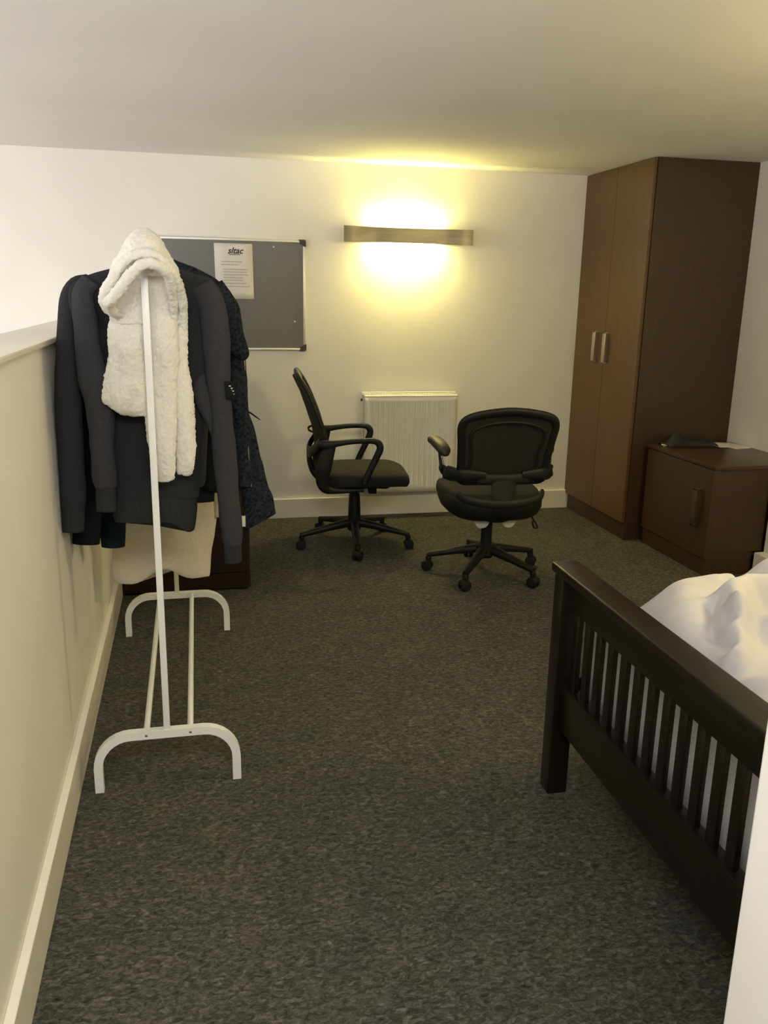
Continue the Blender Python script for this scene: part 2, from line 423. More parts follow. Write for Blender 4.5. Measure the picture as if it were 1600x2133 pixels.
# ---------------------------------------------------------------- radiator
def radiator():
    x0, x1, z0, z1 = .988, 1.560, .158, .752
    yf = YB-.092
    t = thing('radiator', 'white ribbed panel radiator on the back wall below the lamp', 'radiator', (0, 0, 0))
    # front panel: flat border, pressed flutes between
    xs = []; nfl = 16; a, b = x0+.030, x1-.030; pitch = (b-a)/nfl
    xs.append((x0, 0)); xs.append((a, 0))
    for i in range(nfl):
        xa = a+i*pitch
        xs += [(xa+pitch*.18, 0), (xa+pitch*.34, .007), (xa+pitch*.70, .007), (xa+pitch*.86, 0)]
    xs += [(b, 0), (x1, 0)]
    zs = [(z0, 0), (z0+.034, 0), (z0+.052, 1), (z1-.060, 1), (z1-.040, 0), (z1-.012, 0)]
    mb = MB(); n = len(xs)
    for z, k in zs:
        for x, d in xs: mb.v.append((x, yf+d*k, z))
    for i in range(len(zs)-1):
        for j in range(n-1): mb.f.append((i*n+j, i*n+j+1, (i+1)*n+j+1, (i+1)*n+j))
    fp = obj('front_panel', mb, RADW, t, 25); md = fp.modifiers.new('thickness', 'SOLIDIFY'); md.thickness = .002; md.offset = -1
    obj('front_top_roll', MB().sweep([(x0, yf+.004, z1-.010), (x1, yf+.004, z1-.010)], .008, ref=(0, 0, 1), m=12), RADW, t, 60)
    obj('rear_panel', MB().box(x0-.002, x1+.002, YB-.040, YB-.022, z0, z1-.004, .004), RADW, t, 40)
    g = MB()                                        # top grille: two rails and cross bars
    g.box(x0-.004, x1+.006, YB-.034, YB-.020, z1-.002, z1+.010, .003)
    g.box(x0, x1, yf+.006, yf+.016, z1-.004, z1+.004, .002)
    for i in range(36):
        xa = x0+.01+i*(x1-x0-.02)/35
        g.box(xa-.003, xa+.003, yf+.014, YB-.03, z1-.004, z1+.002)
    obj('top_grille', g, RADW, t, 40)
    for xa in (x0-.005, x1+.002):
        obj('side_panel', MB().box(xa, xa+.003, yf+.012, YB-.024, z0+.01, z1-.002), RADW, t)
    obj('bottom_rail', MB().sweep([(x0, yf+.02, z0+.004), (x1, yf+.02, z0+.004)], .010, .016, ref=(0, 1, 0), m=10), RADW, t, 60)
    obj('pipe', MB().sweep([(x0-.02, YB-.045, .0), (x0-.02, YB-.045, z0+.02), (x0-.012, YB-.045, z0+.03), (x0+.02, YB-.045, z0+.03)], .0075, m=10, smooth=4, ref=(0, 1, 0)), RADW, t, 60)
    obj('vent_valve', MB().cyl((x1+.002, YB-.045, z1-.014), (x1+.018, YB-.045, z1-.014), .006, 10), STEEL, t, 40)
    obj('end_plug', MB().cyl((x0-.014, YB-.050, z1-.034), (x0-.002, YB-.050, z1-.034), .008, 10), CAPB, t, 40)
    for xa in (x0+.08, x1-.08):
        obj('wall_bracket', MB().box(xa-.012, xa+.012, YB-.03, YB, z0+.05, z1-.08), RADW, t)
radiator()

# ---------------------------------------------------------------- wardrobe and cabinets
def pull(mb, x, y, z0, z1, out=.028, wd=.034):
    """flat strap handle on a face looking to -x"""
    mb.box(x-out, x-out+.006, y-wd/2, y+wd/2, z0, z1, .0015)
    mb.box(x-out, x, y-wd/2, y+wd/2, z0, z0+.008, .001)
    mb.box(x-out, x, y-wd/2, y+wd/2, z1-.008, z1, .001)

def wardrobe():
    t = thing('wardrobe', 'tall dark walnut two-door wardrobe reaching the ceiling in the right corner', 'wardrobe', (0, 0, 0))
    x, y0, y1, ys = 2.342, 4.215, 4.990, 4.600
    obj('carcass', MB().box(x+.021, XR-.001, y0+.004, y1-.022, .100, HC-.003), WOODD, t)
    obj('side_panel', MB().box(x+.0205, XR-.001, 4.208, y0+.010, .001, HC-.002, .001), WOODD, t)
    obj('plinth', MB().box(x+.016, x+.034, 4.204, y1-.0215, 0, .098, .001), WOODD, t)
    for a, b, hy in ((ys+.0015, y1-.002, 4.690), (y0, ys-.0015, 4.560)):
        d = obj('door', MB().box(x, x+.019, a, b, .101, HC-.004, .0012), WOOD, t)
        h = MB(); pull(h, x, hy, .962, 1.140); obj('handle', h, STEEL, d, 40)
wardrobe()

def bedside():
    t = thing('bedside_cabinet', 'low dark walnut cabinet with one door in front of the wardrobe side', 'cabinet', (0, 0, 0))
    x, y0, y1, H = 2.432, 3.548, 4.160, .541
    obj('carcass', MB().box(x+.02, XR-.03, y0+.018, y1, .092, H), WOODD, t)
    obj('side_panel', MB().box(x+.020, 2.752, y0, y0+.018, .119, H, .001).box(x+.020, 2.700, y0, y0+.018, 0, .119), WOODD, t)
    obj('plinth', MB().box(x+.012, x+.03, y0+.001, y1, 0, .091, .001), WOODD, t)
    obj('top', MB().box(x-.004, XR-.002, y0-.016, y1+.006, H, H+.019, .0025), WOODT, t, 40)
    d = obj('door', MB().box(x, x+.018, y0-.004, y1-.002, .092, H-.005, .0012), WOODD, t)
    h = MB(); pull(h, x, 3.640, .240, .428); obj('handle', h, STEELDIM, d, 40)
    z = H+.019
    # black cloth bag, papers and a little metal clip on top
    bag = MB()
    def bg(u, v):
        X = 2.485+.285*u; Y = 4.025+.130*v+.012*math.sin(5*u)
        e = min(u, 1-u, v, 1-v); hgt = .050*min(1, e*5)**.6*(.55+.75*noise.noise(Vector((u*3, v*3, 4)))+.5*math.exp(-((u-.2)/.16)**2))
        return (X, Y, z+.001+max(0.0, hgt))
    bag.grid(bg, 28, 18)
    bo = obj('cloth_bag', bag, CLOTHB, None, 180)
    bo.modifiers.new('thickness', 'SOLIDIFY').thickness = .0015
    bo.modifiers['thickness'].offset = 1
    tag(bo, 'crumpled black cloth bag lying on the low cabinet against the wardrobe', 'bag')
    for nm, lb, cx, cy, rz, a, b, zz in (('paper_sheet', 'white paper lying flat on the low cabinet top, half under another sheet', 2.875, 4.05, .25, .10, .13, .0005),
                                         ('paper_sheet', 'curled white paper lying over another sheet on the low cabinet', 2.805, 4.075, -.12, .09, .115, .0024)):
        pm = MB(); c, q = math.cos(rz), math.sin(rz)
        def pf(u, v):
            dx, dy = (u-.5)*2*a*.7, (v-.5)*2*b*.7
            return (min(cx+dx*c-dy*q, XR-.004), cy+dx*q+dy*c, z+zz+.010*max(0, .35-u)**2*8*(1 if zz > .001 else 0))
        pm.grid(pf, 8, 8); po = obj(nm, pm, PAPER, None, 60); po.modifiers.new('thickness', 'SOLIDIFY').thickness = .0006
        po.modifiers['thickness'].offset = 1
        tag(po, lb, 'paper')
    k = MB(); k.box(2.462, 2.492, 4.062, 4.078, z, z+.010, .003); k.cyl((2.470, 4.095, z+.006), (2.490, 4.088, z+.006), .006, 10)
    ko = obj('metal_clip', k, STEEL, None, 40); tag(ko, 'tiny silver clip at the far front corner of the low cabinet', 'clip')
bedside()

def left_cabinet():
    t = thing('drawer_cabinet', 'dark mahogany cabinet by the left wall, half hidden behind the hanging clothes', 'cabinet', (0, 0, 0))
    x0, x1, y0, y1, H = -.334, .229, 3.73, 4.25, .50
    obj('carcass', MB().box(x0+.018, x1-.018, y0+.02, y1, .03, H-.02), WOODR, t)
    for a in (x0, x1-.018): obj('side_panel', MB().box(a, a+.018, y0, y1, .012, H-.02, .001), WOODR, t)
    obj('top', MB().box(x0, x1, y0-.003, y1, H-.02, H, .002), WOODR, t)
    obj('plinth', MB().box(x0+.018, x1-.018, y0+.004, y0+.02, .012, .085), WOODR, t)
    for a, b in ((.088, .275), (.278, H-.022)):
        obj('drawer_front', MB().box(x0+.019, x1-.019, y0+.002, y0+.02, a, b, .001), WOODR, t)
    for a in (x0+.02, x1-.055):
        for b in (y0+.01, y1-.05): obj('foot', MB().box(a, a+.035, b, b+.035, 0, .013), PLASTB, t)
left_cabinet()

# ---------------------------------------------------------------- clothes rack
RZ = 1.452
def rack():
    t = thing('clothes_rack', 'white metal clothes rack with arched feet along the left half wall', 'clothes rack', (0, 0, 0))
    g = .0115
    for yy, cx, hw in ((2.171, -.1015, .1965), (3.271, -.0885, .2025)):
        pts = [(cx-hw+g, yy, 0), (cx-hw+g, yy, .06)]
        r = .088; zt = .160-.0
        for k in range(9):
            a = math.pi-(math.pi/2)*k/8
            pts.append((cx-hw+g+r+r*math.cos(a), yy, zt-r+r*math.sin(a)))
        right = [(2*cx-p[0], p[1], p[2]) for p in pts[::-1]]
        f = obj('foot', MB().sweep(pts+right, g, g, ref=(0, 1, 0), square=True), METALW, t)
        for dx in (-.055, .062):
            s = MB().lathe((cx+dx, yy-g-.0005, zt), [(.0005, -.0016), (.0030, -.001), (.0042, .0006)], 12, 'y')
            s.lathe((cx+dx, yy-g-.0018, zt), [(.0003, -.0002), (.0016, 0), (.0016, .0003)], 6, 'y')
            obj('screw', s, STEEL, f, 40)
        obj('post', MB().box(cx-.0085, cx+.0085, yy-.0085, yy+.0085, zt+g-.002, RZ+.004, .002), METALW, t, 40)
    for a, b in ((-.1565, -.155), (-.0395, -.032)):
        obj('lower_rail', MB().cyl((a, 2.182, .160), (b, 3.260, .160), .0085, 14), METALW, t, 60)
    obj('hanging_rail', MB().cyl((-.1015, 2.171, RZ), (-.0885, 3.271, RZ), .0105, 16), METALW, t, 60)
rack()

# ---------------------------------------------------------------- garments on the rack
def remesh(o, vox, disp=None, sm=4, seed=0):
    m = o.modifiers.new('remesh', 'REMESH'); m.mode = 'VOXEL'; m.voxel_size = vox; m.use_smooth_shade = True
    if sm:
        s = o.modifiers.new('smooth', 'SMOOTH'); s.iterations = sm; s.factor = .5
    if disp:
        for nm, sc, st in disp:
            tx = bpy.data.textures.new(nm, 'CLOUDS'); tx.noise_scale = sc; tx.noise_depth = 1
            d = o.modifiers.new(nm, 'DISPLACE'); d.texture = tx; d.strength = st; d.mid_level = .5; d.texture_coords = 'LOCAL'

def hanger(y, rx, z=None):
    """slim black hanger: hook over the rail, shoulders inside the garment"""
    cx = -.0995; mb = MB()
    hk = []
    for k in range(11):
        a = R(200)-R(250)*k/10
        hk.append((cx+.0155*math.cos(a), y, RZ+.0155*math.sin(a)))
    hk += [(cx, y, RZ-.022), (cx, y, RZ-.055)]
    mb.sweep(hk, .0022, m=8)
    mb.sweep([(cx-rx, y, RZ-.115), (cx-rx*.5, y, RZ-.078), (cx, y, RZ-.055), (cx+rx*.5, y, RZ-.078), (cx+rx, y, RZ-.115)], .006, .005, m=8, smooth=4)
    return mb

def garment(name, label, cat, y):
    return thing(name, label, cat, (0, 0, 0))

FURD = [('pile_big', .022, .0045), ('pile', .0055, .0062)]
def cream_hoodie():
    t = garment('sherpa_hoodie', 'cream fluffy sherpa hoodie with its hood draped over the near rack post', 'hoodie', 2.2)
    # hood: a cap over the post top, two thick rolled rims, back cloth behind the post
    h = MB()
    h.loft([(-.100, 2.185, 1.366, .085, .050), (-.100, 2.180, 1.392, .074, .066), (-.099, 2.172, 1.420, .055, .060),
            (-.0975, 2.170, 1.448, .040, .045), (-.0975, 2.172, 1.466, .022, .026), (-.0975, 2.173, 1.473, .006, .008)], 28, 5)
    h.sweep([(-.160, 2.215, 1.262), (-.184, 2.185, 1.278), (-.194, 2.150, 1.298), (-.191, 2.122, 1.320), (-.164, 2.106, 1.364), (-.131, 2.096, 1.402), (-.094, 2.092, 1.413),
             (-.061, 2.098, 1.402), (-.032, 2.125, 1.366), (-.018, 2.175, 1.318), (-.014, 2.222, 1.25), (-.012, 2.232, 1.16)],
            [.006, .010, .012, .0125, .0125, .0125, .0125, .0125, .013, .013, .010, .004], m=14, smooth=5)
    h.loft([(-.102, 2.212, 1.25, .078, .014), (-.103, 2.213, 1.30, .088, .018), (-.101, 2.205, 1.36, .082, .030), (-.10, 2.20, 1.40, .060, .035)], 28, 4)
    ho = obj('hood', h, FLEECE, t, 180); remesh(ho, .0038, FURD, 3)
    h = MB()                                        # the rolled trim inside the hood opening
    h.sweep([(-.155, 2.210, 1.268), (-.178, 2.165, 1.280), (-.184, 2.118, 1.300), (-.174, 2.098, 1.310), (-.149, 2.088, 1.338), (-.122, 2.080, 1.371), (-.097, 2.077, 1.389), (-.074, 2.080, 1.389),
             (-.052, 2.096, 1.378), (-.040, 2.13, 1.350), (-.036, 2.175, 1.31), (-.038, 2.212, 1.25), (-.042, 2.216, 1.18)],
            [.006, .011, .0125, .013, .0135, .0135, .013, .0125, .0125, .013, .012, .009, .004], m=14, smooth=5)
    ho = obj('hood_trim', h, FLEECE, t, 180); remesh(ho, .0038, FURD, 3)
    # body, folded narrow, hanging behind the post
    b = MB()
    b.loft([(-.148, 2.222, 1.290, .040, .016), (-.147, 2.222, 1.250, .045, .022), (-.150, 2.220, 1.170, .052, .025), (-.155, 2.220, 1.100, .060, .025),
            (-.159, 2.220, 1.062, .062, .022), (-.150, 2.220, 1.036, .046, .018), (-.128, 2.22, 1.022, .024, .012)], 32, 6,
           disp=wrinkle(22, .014, .5, 3, .004))
    bo = obj('body', b, FLEECE, t, 180); remesh(bo, .0042, FURD, 3)
    s = MB()
    s.sweep([(-.070, 2.222, 1.33), (-.067, 2.212, 1.26), (-.070, 2.213, 1.155), (-.078, 2.216, 1.07), (-.081, 2.216, .975), (-.080, 2.216, .915), (-.078, 2.217, .875), (-.075, 2.217, .852)],
            [.022, .034, .039, .040, .040, .035, .029, .022], [.012, .020, .022, .022, .022, .020, .016, .010], m=24, smooth=6, disp=wrinkle(25, .008, .3, 9))
    so = obj('sleeve', s, FLEECE, t, 180); remesh(so, .0042, FURD, 3)
    s = MB()
    s.sweep([(-.034, 2.235, 1.34), (-.028, 2.235, 1.26), (-.028, 2.238, 1.15), (-.025, 2.238, 1.05), (-.022, 2.238, .985), (-.021, 2.238, .925), (-.027, 2.238, .885), (-.031, 2.238, .862)],
            [.012, .020, .023, .026, .027, .026, .022, .016], [.010, .016, .020, .021, .021, .020, .016, .010], m=24, smooth=6, disp=wrinkle(25, .007, .3, 15))
    so = obj('sleeve', s, FLEECE, t, 180); remesh(so, .0042, FURD, 3)

def front_sweatshirt():
    y = 2.322
    t = garment('sweatshirt', 'charcoal sweatshirt with a black badge on the right sleeve, behind the cream hoodie', 'sweatshirt', y)
    W_ = wrinkle(11, .012, .4, 1, .002)
    b = MB()
    b.loft([(-.099, y, 1.400, .046, .018), (-.099, y, 1.382, .078, .022), (-.102, y, 1.356, .158, .024), (-.104, y, 1.318, .186, .026), (-.106, y, 1.24, .180, .030),
            (-.106, y, 1.12, .160, .032), (-.108, y, 1.0, .140, .034), (-.108, y, .87, .124, .034), (-.108, y, .800, .116, .032), (-.110, y, .784, .114, .03)],
           56, 6, 2.4, disp=W_)
    obj('body', b, SWEATSHADE, t, 180)
    hb = MB()
    hb.loft([(-.110, y, .790, .113, .030), (-.112, y, .770, .113, .031), (-.114, y, .735, .110, .030), (-.114, y, .722, .106, .028)], 56, 6, 2.4, disp=wrinkle(14, .008, .4, 4))
    # the hem dips to a corner on the right
    hb.v = [(p[0], p[1], p[2]-.034*math.exp(-((p[0]+.02)/.035)**2)*(1 if p[2] < .775 else .3)) for p in hb.v]
    obj('hem_band', hb, RIB, t, 180)
    col = MB()
    col.sweep([(-.145, y, 1.398), (-.125, y-.016, 1.393), (-.099, y-.022, 1.388), (-.072, y-.016, 1.391), (-.052, y, 1.396), (-.07, y+.02, 1.404), (-.099, y+.024, 1.408), (-.128, y+.02, 1.404)],
              .009, .007, ref=(0, 0, 1), m=10, closed=True, smooth=4)
    obj('collar', col, RIB, t, 180)
    # left sleeve, elbow bowed outwards, cuff in front of the hem
    s = MB()
    s.sweep([(-.238, 2.296, 1.352), (-.258, 2.288, 1.315), (-.252, 2.272, 1.230), (-.247, 2.262, 1.150), (-.240, 2.258, 1.105), (-.233, 2.258, 1.045), (-.231, 2.258, .940), (-.230, 2.258, .855), (-.229, 2.258, .832)],
            [.026, .028, .030, .036, .042, .038, .032, .027, .025], [.018, .022, .024, .026, .028, .026, .024, .020, .018], m=28, smooth=6, disp=wrinkle(16, .010, .45, 22, .003))
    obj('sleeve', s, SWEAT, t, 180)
    obj('cuff', MB().sweep([(-.229, 2.258, .836), (-.229, 2.258, .822), (-.231, 2.258, .795), (-.232, 2.258, .768)], [.0265, .0258, .0255, .0255], [.019, .0185, .018, .018], m=24, smooth=3), RIB, t, 180)
    s = MB()
    s.sweep([(.035, 2.312, 1.345), (.058, 2.300, 1.292), (.066, 2.296, 1.194), (.069, 2.290, 1.095), (.076, 2.288, 1.018), (.080, 2.288, .901), (.087, 2.288, .767), (.091, 2.288, .685), (.093, 2.288, .652)],
            [.030, .034, .033, .031, .029, .030, .0285, .028, .024], [.020, .024, .026, .026, .024, .024, .022, .020, .018], m=28, smooth=6, disp=wrinkle(15, .007, .4, 31, .002))
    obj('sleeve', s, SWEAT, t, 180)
    obj('cuff', MB().sweep([(.093, 2.288, .655), (.0932, 2.288, .640), (.094, 2.288, .618), (.0945, 2.288, .600)], [.0255, .0245, .0245, .0235], [.019, .018, .018, .017], m=24, smooth=3), RIB, t, 180)
    fo = MB()                                       # loose fold under the right arm
    fo.sweep([(.030, 2.30, 1.12), (.022, 2.292, 1.085), (.030, 2.288, 1.05), (.045, 2.288, 1.00), (.052, 2.290, .955)], [.006, .022, .024, .016, .006], [.006, .012, .012, .010, .005], m=18, smooth=5)
    obj('fold', fo, SWEAT, t, 180)
    bd = obj('badge', MB().grid(lambda u, v: (.082+.028*u+.004*(1-v), 2.268+.020*u*u-.0045, 1.058+.048*v-.004*u), 6, 6), BLACKT, t, 60, label='black badge with white stitching')
    bd.modifiers.new('thickness', 'SOLIDIFY').thickness = .002
    st = MB()
    for q in ((.093, 1.091, .006), (.097, 1.085, .007), (.101, 1.077, .006), (.103, 1.069, .005), (.099, 1.080, .003)):
        yy = 2.268+.020*((q[0]-.082)/.028)**2-.0065
        st.box(q[0], q[0]+q[2], yy-.0004, yy+.0006, q[1], q[1]+.0022)
    obj('stitched_mark', st, STICK, bd)

def rear_sweatshirt():
    y = 2.425
    t = garment('sweatshirt', 'dark grey sweatshirt whose left sleeve hangs down beside the half wall', 'sweatshirt', y)
    b = MB()
    b.loft([(-.10, y, 1.404, .045, .018), (-.10, y, 1.388, .085, .022), (-.104, y, 1.360, .165, .024), (-.106, y, 1.315, .192, .026), (-.104, y, 1.22, .176, .028),
            (-.104, y, 1.05, .155, .030), (-.102, y, .90, .140, .030), (-.10, y, .815, .132, .028), (-.10, y, .790, .125, .026)], 48, 5, 2.4, disp=wrinkle(10, .010, .4, 41))
    obj('body', b, SWEAT2, t, 180)
    s = MB()
    s.sweep([(-.252, 2.405, 1.350), (-.290, 2.368, 1.322), (-.305, 2.345, 1.238), (-.3125, 2.332, 1.153), (-.3155, 2.328, 1.041), (-.3175, 2.328, .901), (-.3185, 2.328, .800), (-.323, 2.328, .760)],
            [.020, .024, .026, .030, .034, .036, .034, .030], [.018, .022, .024, .026, .028, .028, .026, .024], m=28, smooth=6, disp=wrinkle(14, .006, .4, 51, .002))
    s.v = [(max(p[0], XL+.002), p[1], p[2]) for p in s.v]
    obj('sleeve', s, SWEAT2, t, 180)
    c = MB().sweep([(-.323, 2.328, .764), (-.324, 2.328, .750), (-.3265, 2.328, .722), (-.328, 2.328, .698)], [.031, .0305, .030, .029], [.024, .023, .023, .022], m=24, smooth=3)
    c.v = [(max(p[0], XL+.002), p[1], p[2]) for p in c.v]
    obj('cuff', c, RIB, t, 180)

def black_top():
    y = 2.505
    t = garment('long_sleeved_top', 'black long-sleeved top squeezed between the dark sweatshirts and the navy jacket', 'top', y)
    b = MB()
    b.loft([(-.10, y, 1.40, .045, .016), (-.10, y, 1.384, .085, .020), (-.10, y, 1.352, .150, .022), (-.10, y, 1.30, .172, .024), (-.102, y, 1.1, .168, .026),
            (-.108, y, .90, .168, .026), (-.110, y, .78, .168, .026), (-.110, y, .725, .166, .024)], 48, 5, 2.4, disp=wrinkle(10, .008, .4, 61))
    obj('body', b, BLACKT, t, 180)
    s = MB()
    s.sweep([(-.232, 2.50, 1.345), (-.268, 2.49, 1.29), (-.288, 2.475, 1.10), (-.296, 2.47, .90), (-.303, 2.468, .74), (-.312, 2.468, .622)],
            [.022, .028, .036, .038, .038, .037], [.018, .02, .022, .022, .022, .021], m=24, smooth=6, ex=2.6, disp=wrinkle(13, .005, .4, 71))
    s.v = [(max(p[0], XL+.003), p[1], p[2]) for p in s.v]
    obj('sleeve', s, BLACKT, t, 180)
    s = MB()
    s.sweep([(.035, 2.50, 1.345), (.058, 2.50, 1.28), (.062, 2.50, 1.08), (.052, 2.50, .90), (.046, 2.50, .76)], [.022, .027, .03, .03, .028], .02, m=24, smooth=6, disp=wrinkle(13, .005, .4, 73))
    obj('sleeve', s, BLACKT, t, 180)

def navy_jacket():
    y = 2.68
    t = garment('fleece_jacket', 'marled navy fleece jacket behind the dark sweatshirts, its lower front flaring out', 'jacket', y)
    b = MB()
    b.loft([(-.075, y, 1.424, .030, .022), (-.070, y, 1.408, .065, .030), (-.062, y, 1.390, .105, .032), (-.060, y, 1.350, .158, .034), (-.058, y, 1.27, .192, .036), (-.050, y, 1.16, .204, .038),
            (-.050, y, 1.05, .204, .038), (-.050, y, .93, .208, .038), (-.048, y, .82, .212, .038), (-.046, y, .735, .214, .036), (-.046, y, .715, .21, .03)], 56, 6, 2.4, disp=wrinkle(12, .010, .5, 81, .004))
    obj('body', b, NAVY, t, 180)
    f = MB()                                        # front panel swinging out to the right
    f.sweep([(.150, y+.005, .985), (.166, y+.002, .900), (.175, y, .800), (.186, y-.006, .720), (.196, y-.010, .660), (.203, y-.010, .612)],
            [.010, .024, .034, .042, .050, .050], [.010, .014, .016, .016, .016, .013], m=28, smooth=6, ex=2.6, disp=wrinkle(16, .006, .5, 91, .003))
    f.v = [(p[0], p[1], p[2]+.35*(p[0]-.20)*max(0, (.72-p[2])/.1)) for p in f.v]
    obj('front_panel', f, NAVY, t, 180)
    s = MB()                                        # right sleeve lying over the body, with a fold at the elbow
    s.sweep([(.075, 2.650, 1.350), (.118, 2.645, 1.27), (.136, 2.642, 1.19), (.143, 2.640, 1.150), (.140, 2.640, 1.135)], [.026, .030, .031, .031, .020], [.02, .024, .026, .026, .016], m=28, smooth=6, disp=wrinkle(18, .007, .5, 95, .003))
    s.sweep([(.136, 2.652, 1.160), (.138, 2.650, 1.10), (.138, 2.650, 1.0), (.142, 2.650, .90), (.147, 2.650, .80), (.148, 2.650, .735)], [.024, .027, .028, .028, .028, .026], [.018, .02, .02, .02, .02, .018], m=28, smooth=6, disp=wrinkle(18, .006, .5, 97, .003))
    obj('sleeve', s, NAVY, t, 180)
    s = MB()
    s.sweep([(-.19, 2.665, 1.34), (-.225, 2.655, 1.25), (-.240, 2.650, 1.05), (-.247, 2.648, .85), (-.252, 2.648, .70), (-.257, 2.648, .61), (-.259, 2.648, .556)],
            [.026, .033, .038, .040, .040, .039, .036], [.02, .024, .026, .026, .026, .026, .024], m=28, smooth=6, disp=wrinkle(14, .005, .4, 99))
    obj('sleeve', s, NAVYL, t, 180, label='plain navy sleeve')
    z = MB().sweep([(.158, y-.036, 1.14), (.160, y-.038, 1.0), (.164, y-.040, .85), (.170, y-.040, .735)], .0022, m=6, smooth=4)
    obj('zip', z, STEEL, t, 60)
    c = MB().sweep([(.150, y-.01, .972), (.172, y-.02, .967), (.190, y-.02, .954), (.205, y-.02, .943)], [.0022, .0026, .0022, .0012], m=8, smooth=4)
    obj('cord', c, BLACKT, t, 60)
    obj('care_tag', MB().box(.139, .150, y-.046, y-.045, .606, .642), STICK, t)
    obj('cord', MB().sweep([(.145, y-.035, .735), (.146, y-.045, .69), (.1445, y-.0455, .64)], .0012, m=6, smooth=3), BLACKT, t, 60)

def cream_garment():
    y = 2.90
    t = garment('long_cardigan', 'long pale cream cardigan at the far end of the rack, hem below the dark clothes', 'cardigan', y)
    b = MB()
    b.loft([(-.10, y, 1.40, .045, .018), (-.10, y, 1.384, .085, .022), (-.10, y, 1.350, .150, .024), (-.10, y, 1.29, .165, .028), (-.10, y, 1.1, .162, .032),
            (-.10, y, .9, .160, .034), (-.100, y, .70, .162, .036), (-.104, y, .57, .164, .040), (-.118, y, .45, .168, .044), (-.124, y, .385, .166, .044), (-.124, y, .362, .158, .038)],
           64, 6, 2.3, disp=wrinkle(13, .016, .35, 101, .002))
    def hem(p):                                     # uneven hem: drops at both corners, lifts in the middle
        k = max(0.0, min(1.0, (.50-p[2])/.14))
        return (p[0], p[1], p[2]+k*(.030-.050*abs((p[0]+.11)/.16)**1.5+.012*math.sin(p[0]*38)))
    b.v = [hem(p) for p in b.v]
    obj('body', b, CREAM, t, 180)
    s = MB()
    s.sweep([(.04, y, 1.335), (.066, y, 1.26), (.072, y-.002, 1.05), (.074, y-.002, .85), (.076, y-.002, .68), (.078, y-.002, .575)], [.022, .027, .028, .028, .026, .024], .02, m=24, smooth=6, disp=wrinkle(14, .005, .4, 111))
    obj('sleeve', s, CREAM, t, 180)
    s = MB()
    s.sweep([(-.235, y, 1.335), (-.262, y, 1.26), (-.268, y-.002, 1.05), (-.270, y-.002, .85), (-.272, y-.002, .70), (-.272, y-.002, .60)], [.022, .027, .028, .028, .026, .024], .02, m=24, smooth=6, disp=wrinkle(14, .005, .4, 113))
    obj('sleeve', s, CREAM, t, 180)

cream_hoodie(); front_sweatshirt(); rear_sweatshirt(); black_top(); navy_jacket(); cream_garment()
for hy, lb in ((2.322, 'slim black hanger inside the charcoal sweatshirt with the badge'), (2.425, 'slim black hanger inside the dark grey sweatshirt'),
               (2.505, 'slim black hanger inside the black top'), (2.68, 'slim black hanger inside the navy fleece jacket'), (2.90, 'slim black hanger inside the cream cardigan')):
    tag(obj('coat_hanger', hanger(hy, .13), PLASTB, None, 60), lb, 'hanger', 'coat hangers on the rack')

# ---------------------------------------------------------------- office chairs
def star_base(t, ang0, rad, hub_z, m_leg, end_z=.078):
    hub = MB().lathe((0, 0, 0), [(.020, hub_z-.045), (.034, hub_z-.040), (.040, hub_z-.010), (.036, hub_z+.022), (.028, hub_z+.030), (.020, hub_z+.032)], 24)
    obj('hub', hub, m_leg, t, 50)
    for k in range(5):
        a = ang0+k*2*math.pi/5; c, q = math.cos(a), math.sin(a)
        P = lambda r, z: (r*c, r*q, z)
        n = 7; path = [P(.02+(rad-.02)*i/(n-1), hub_z+.004-(hub_z+.004-end_z)*(i/(n-1))**1.15) for i in range(n)]
        lg = MB().sweep(path, [.024, .024, .022, .020, .018, .016, .014], [.022, .021, .019, .017, .0155, .014, .013], ref=(0, 0, 1), m=12, ex=3, smooth=2)
        leg = obj('base_leg', lg, m_leg, t, 50)
        stem = MB().cyl(P(rad-.006, .040), P(rad-.006, end_z+.004), .010, 10)
        stem.sweep([P(rad-.006, .078), P(rad-.006, .066), P(rad-.006, .050)], [.012, .016, .012], ref=(c, q, 0.001), m=12)
        ca = obj('caster', stem, PLASTB, leg, 50)
        b = a+random.uniform(-.9, .9); cb, qb = math.cos(b), math.sin(b)
        for sd in (-1, 1):
            o0 = (rad*c+cb*.008*0, rad*q, .026)
            # wheel axle along (-qb, cb)
            rs = []
            for rr, h in ((.012, .004), (.024, .005), (.026, .010), (.026, .018), (.022, .022), (.008, .023)):
                ring = []
                for j in range(18):
                    th = 2*math.pi*j/18
                    ux, uz = rr*math.cos(th), rr*math.sin(th)
                    ring.append((o0[0]+cb*ux-qb*sd*h, o0[1]+qb*ux+cb*sd*h, o0[2]+uz))
                rs.append(ring)
            ca_mb = MB().rings(rs); wv = obj('wheel', ca_mb, RUBB, leg, 40)
        # twin-wheel cover
        cv = MB()
        rs = []
        for h in (-.021, -.012, .012, .021):
            ring = []
            for j in range(9):
                th = R(15)+R(150)*j/8; rr = .0285 if abs(h) < .02 else .026
                ring.append((o0[0]+cb*rr*math.cos(th)-qb*h, o0[1]+qb*rr*math.cos(th)+cb*h, .026+rr*math.sin(th)))
            for j in range(9):
                th = R(165)-R(150)*j/8; rr = .0268
                ring.append((o0[0]+cb*rr*math.cos(th)-qb*h, o0[1]+qb*rr*math.cos(th)+cb*h, .026+rr*math.sin(th)))
            rs.append(ring)
        cv.rings(rs); obj('wheel_cover', cv, PLASTB, leg, 40)

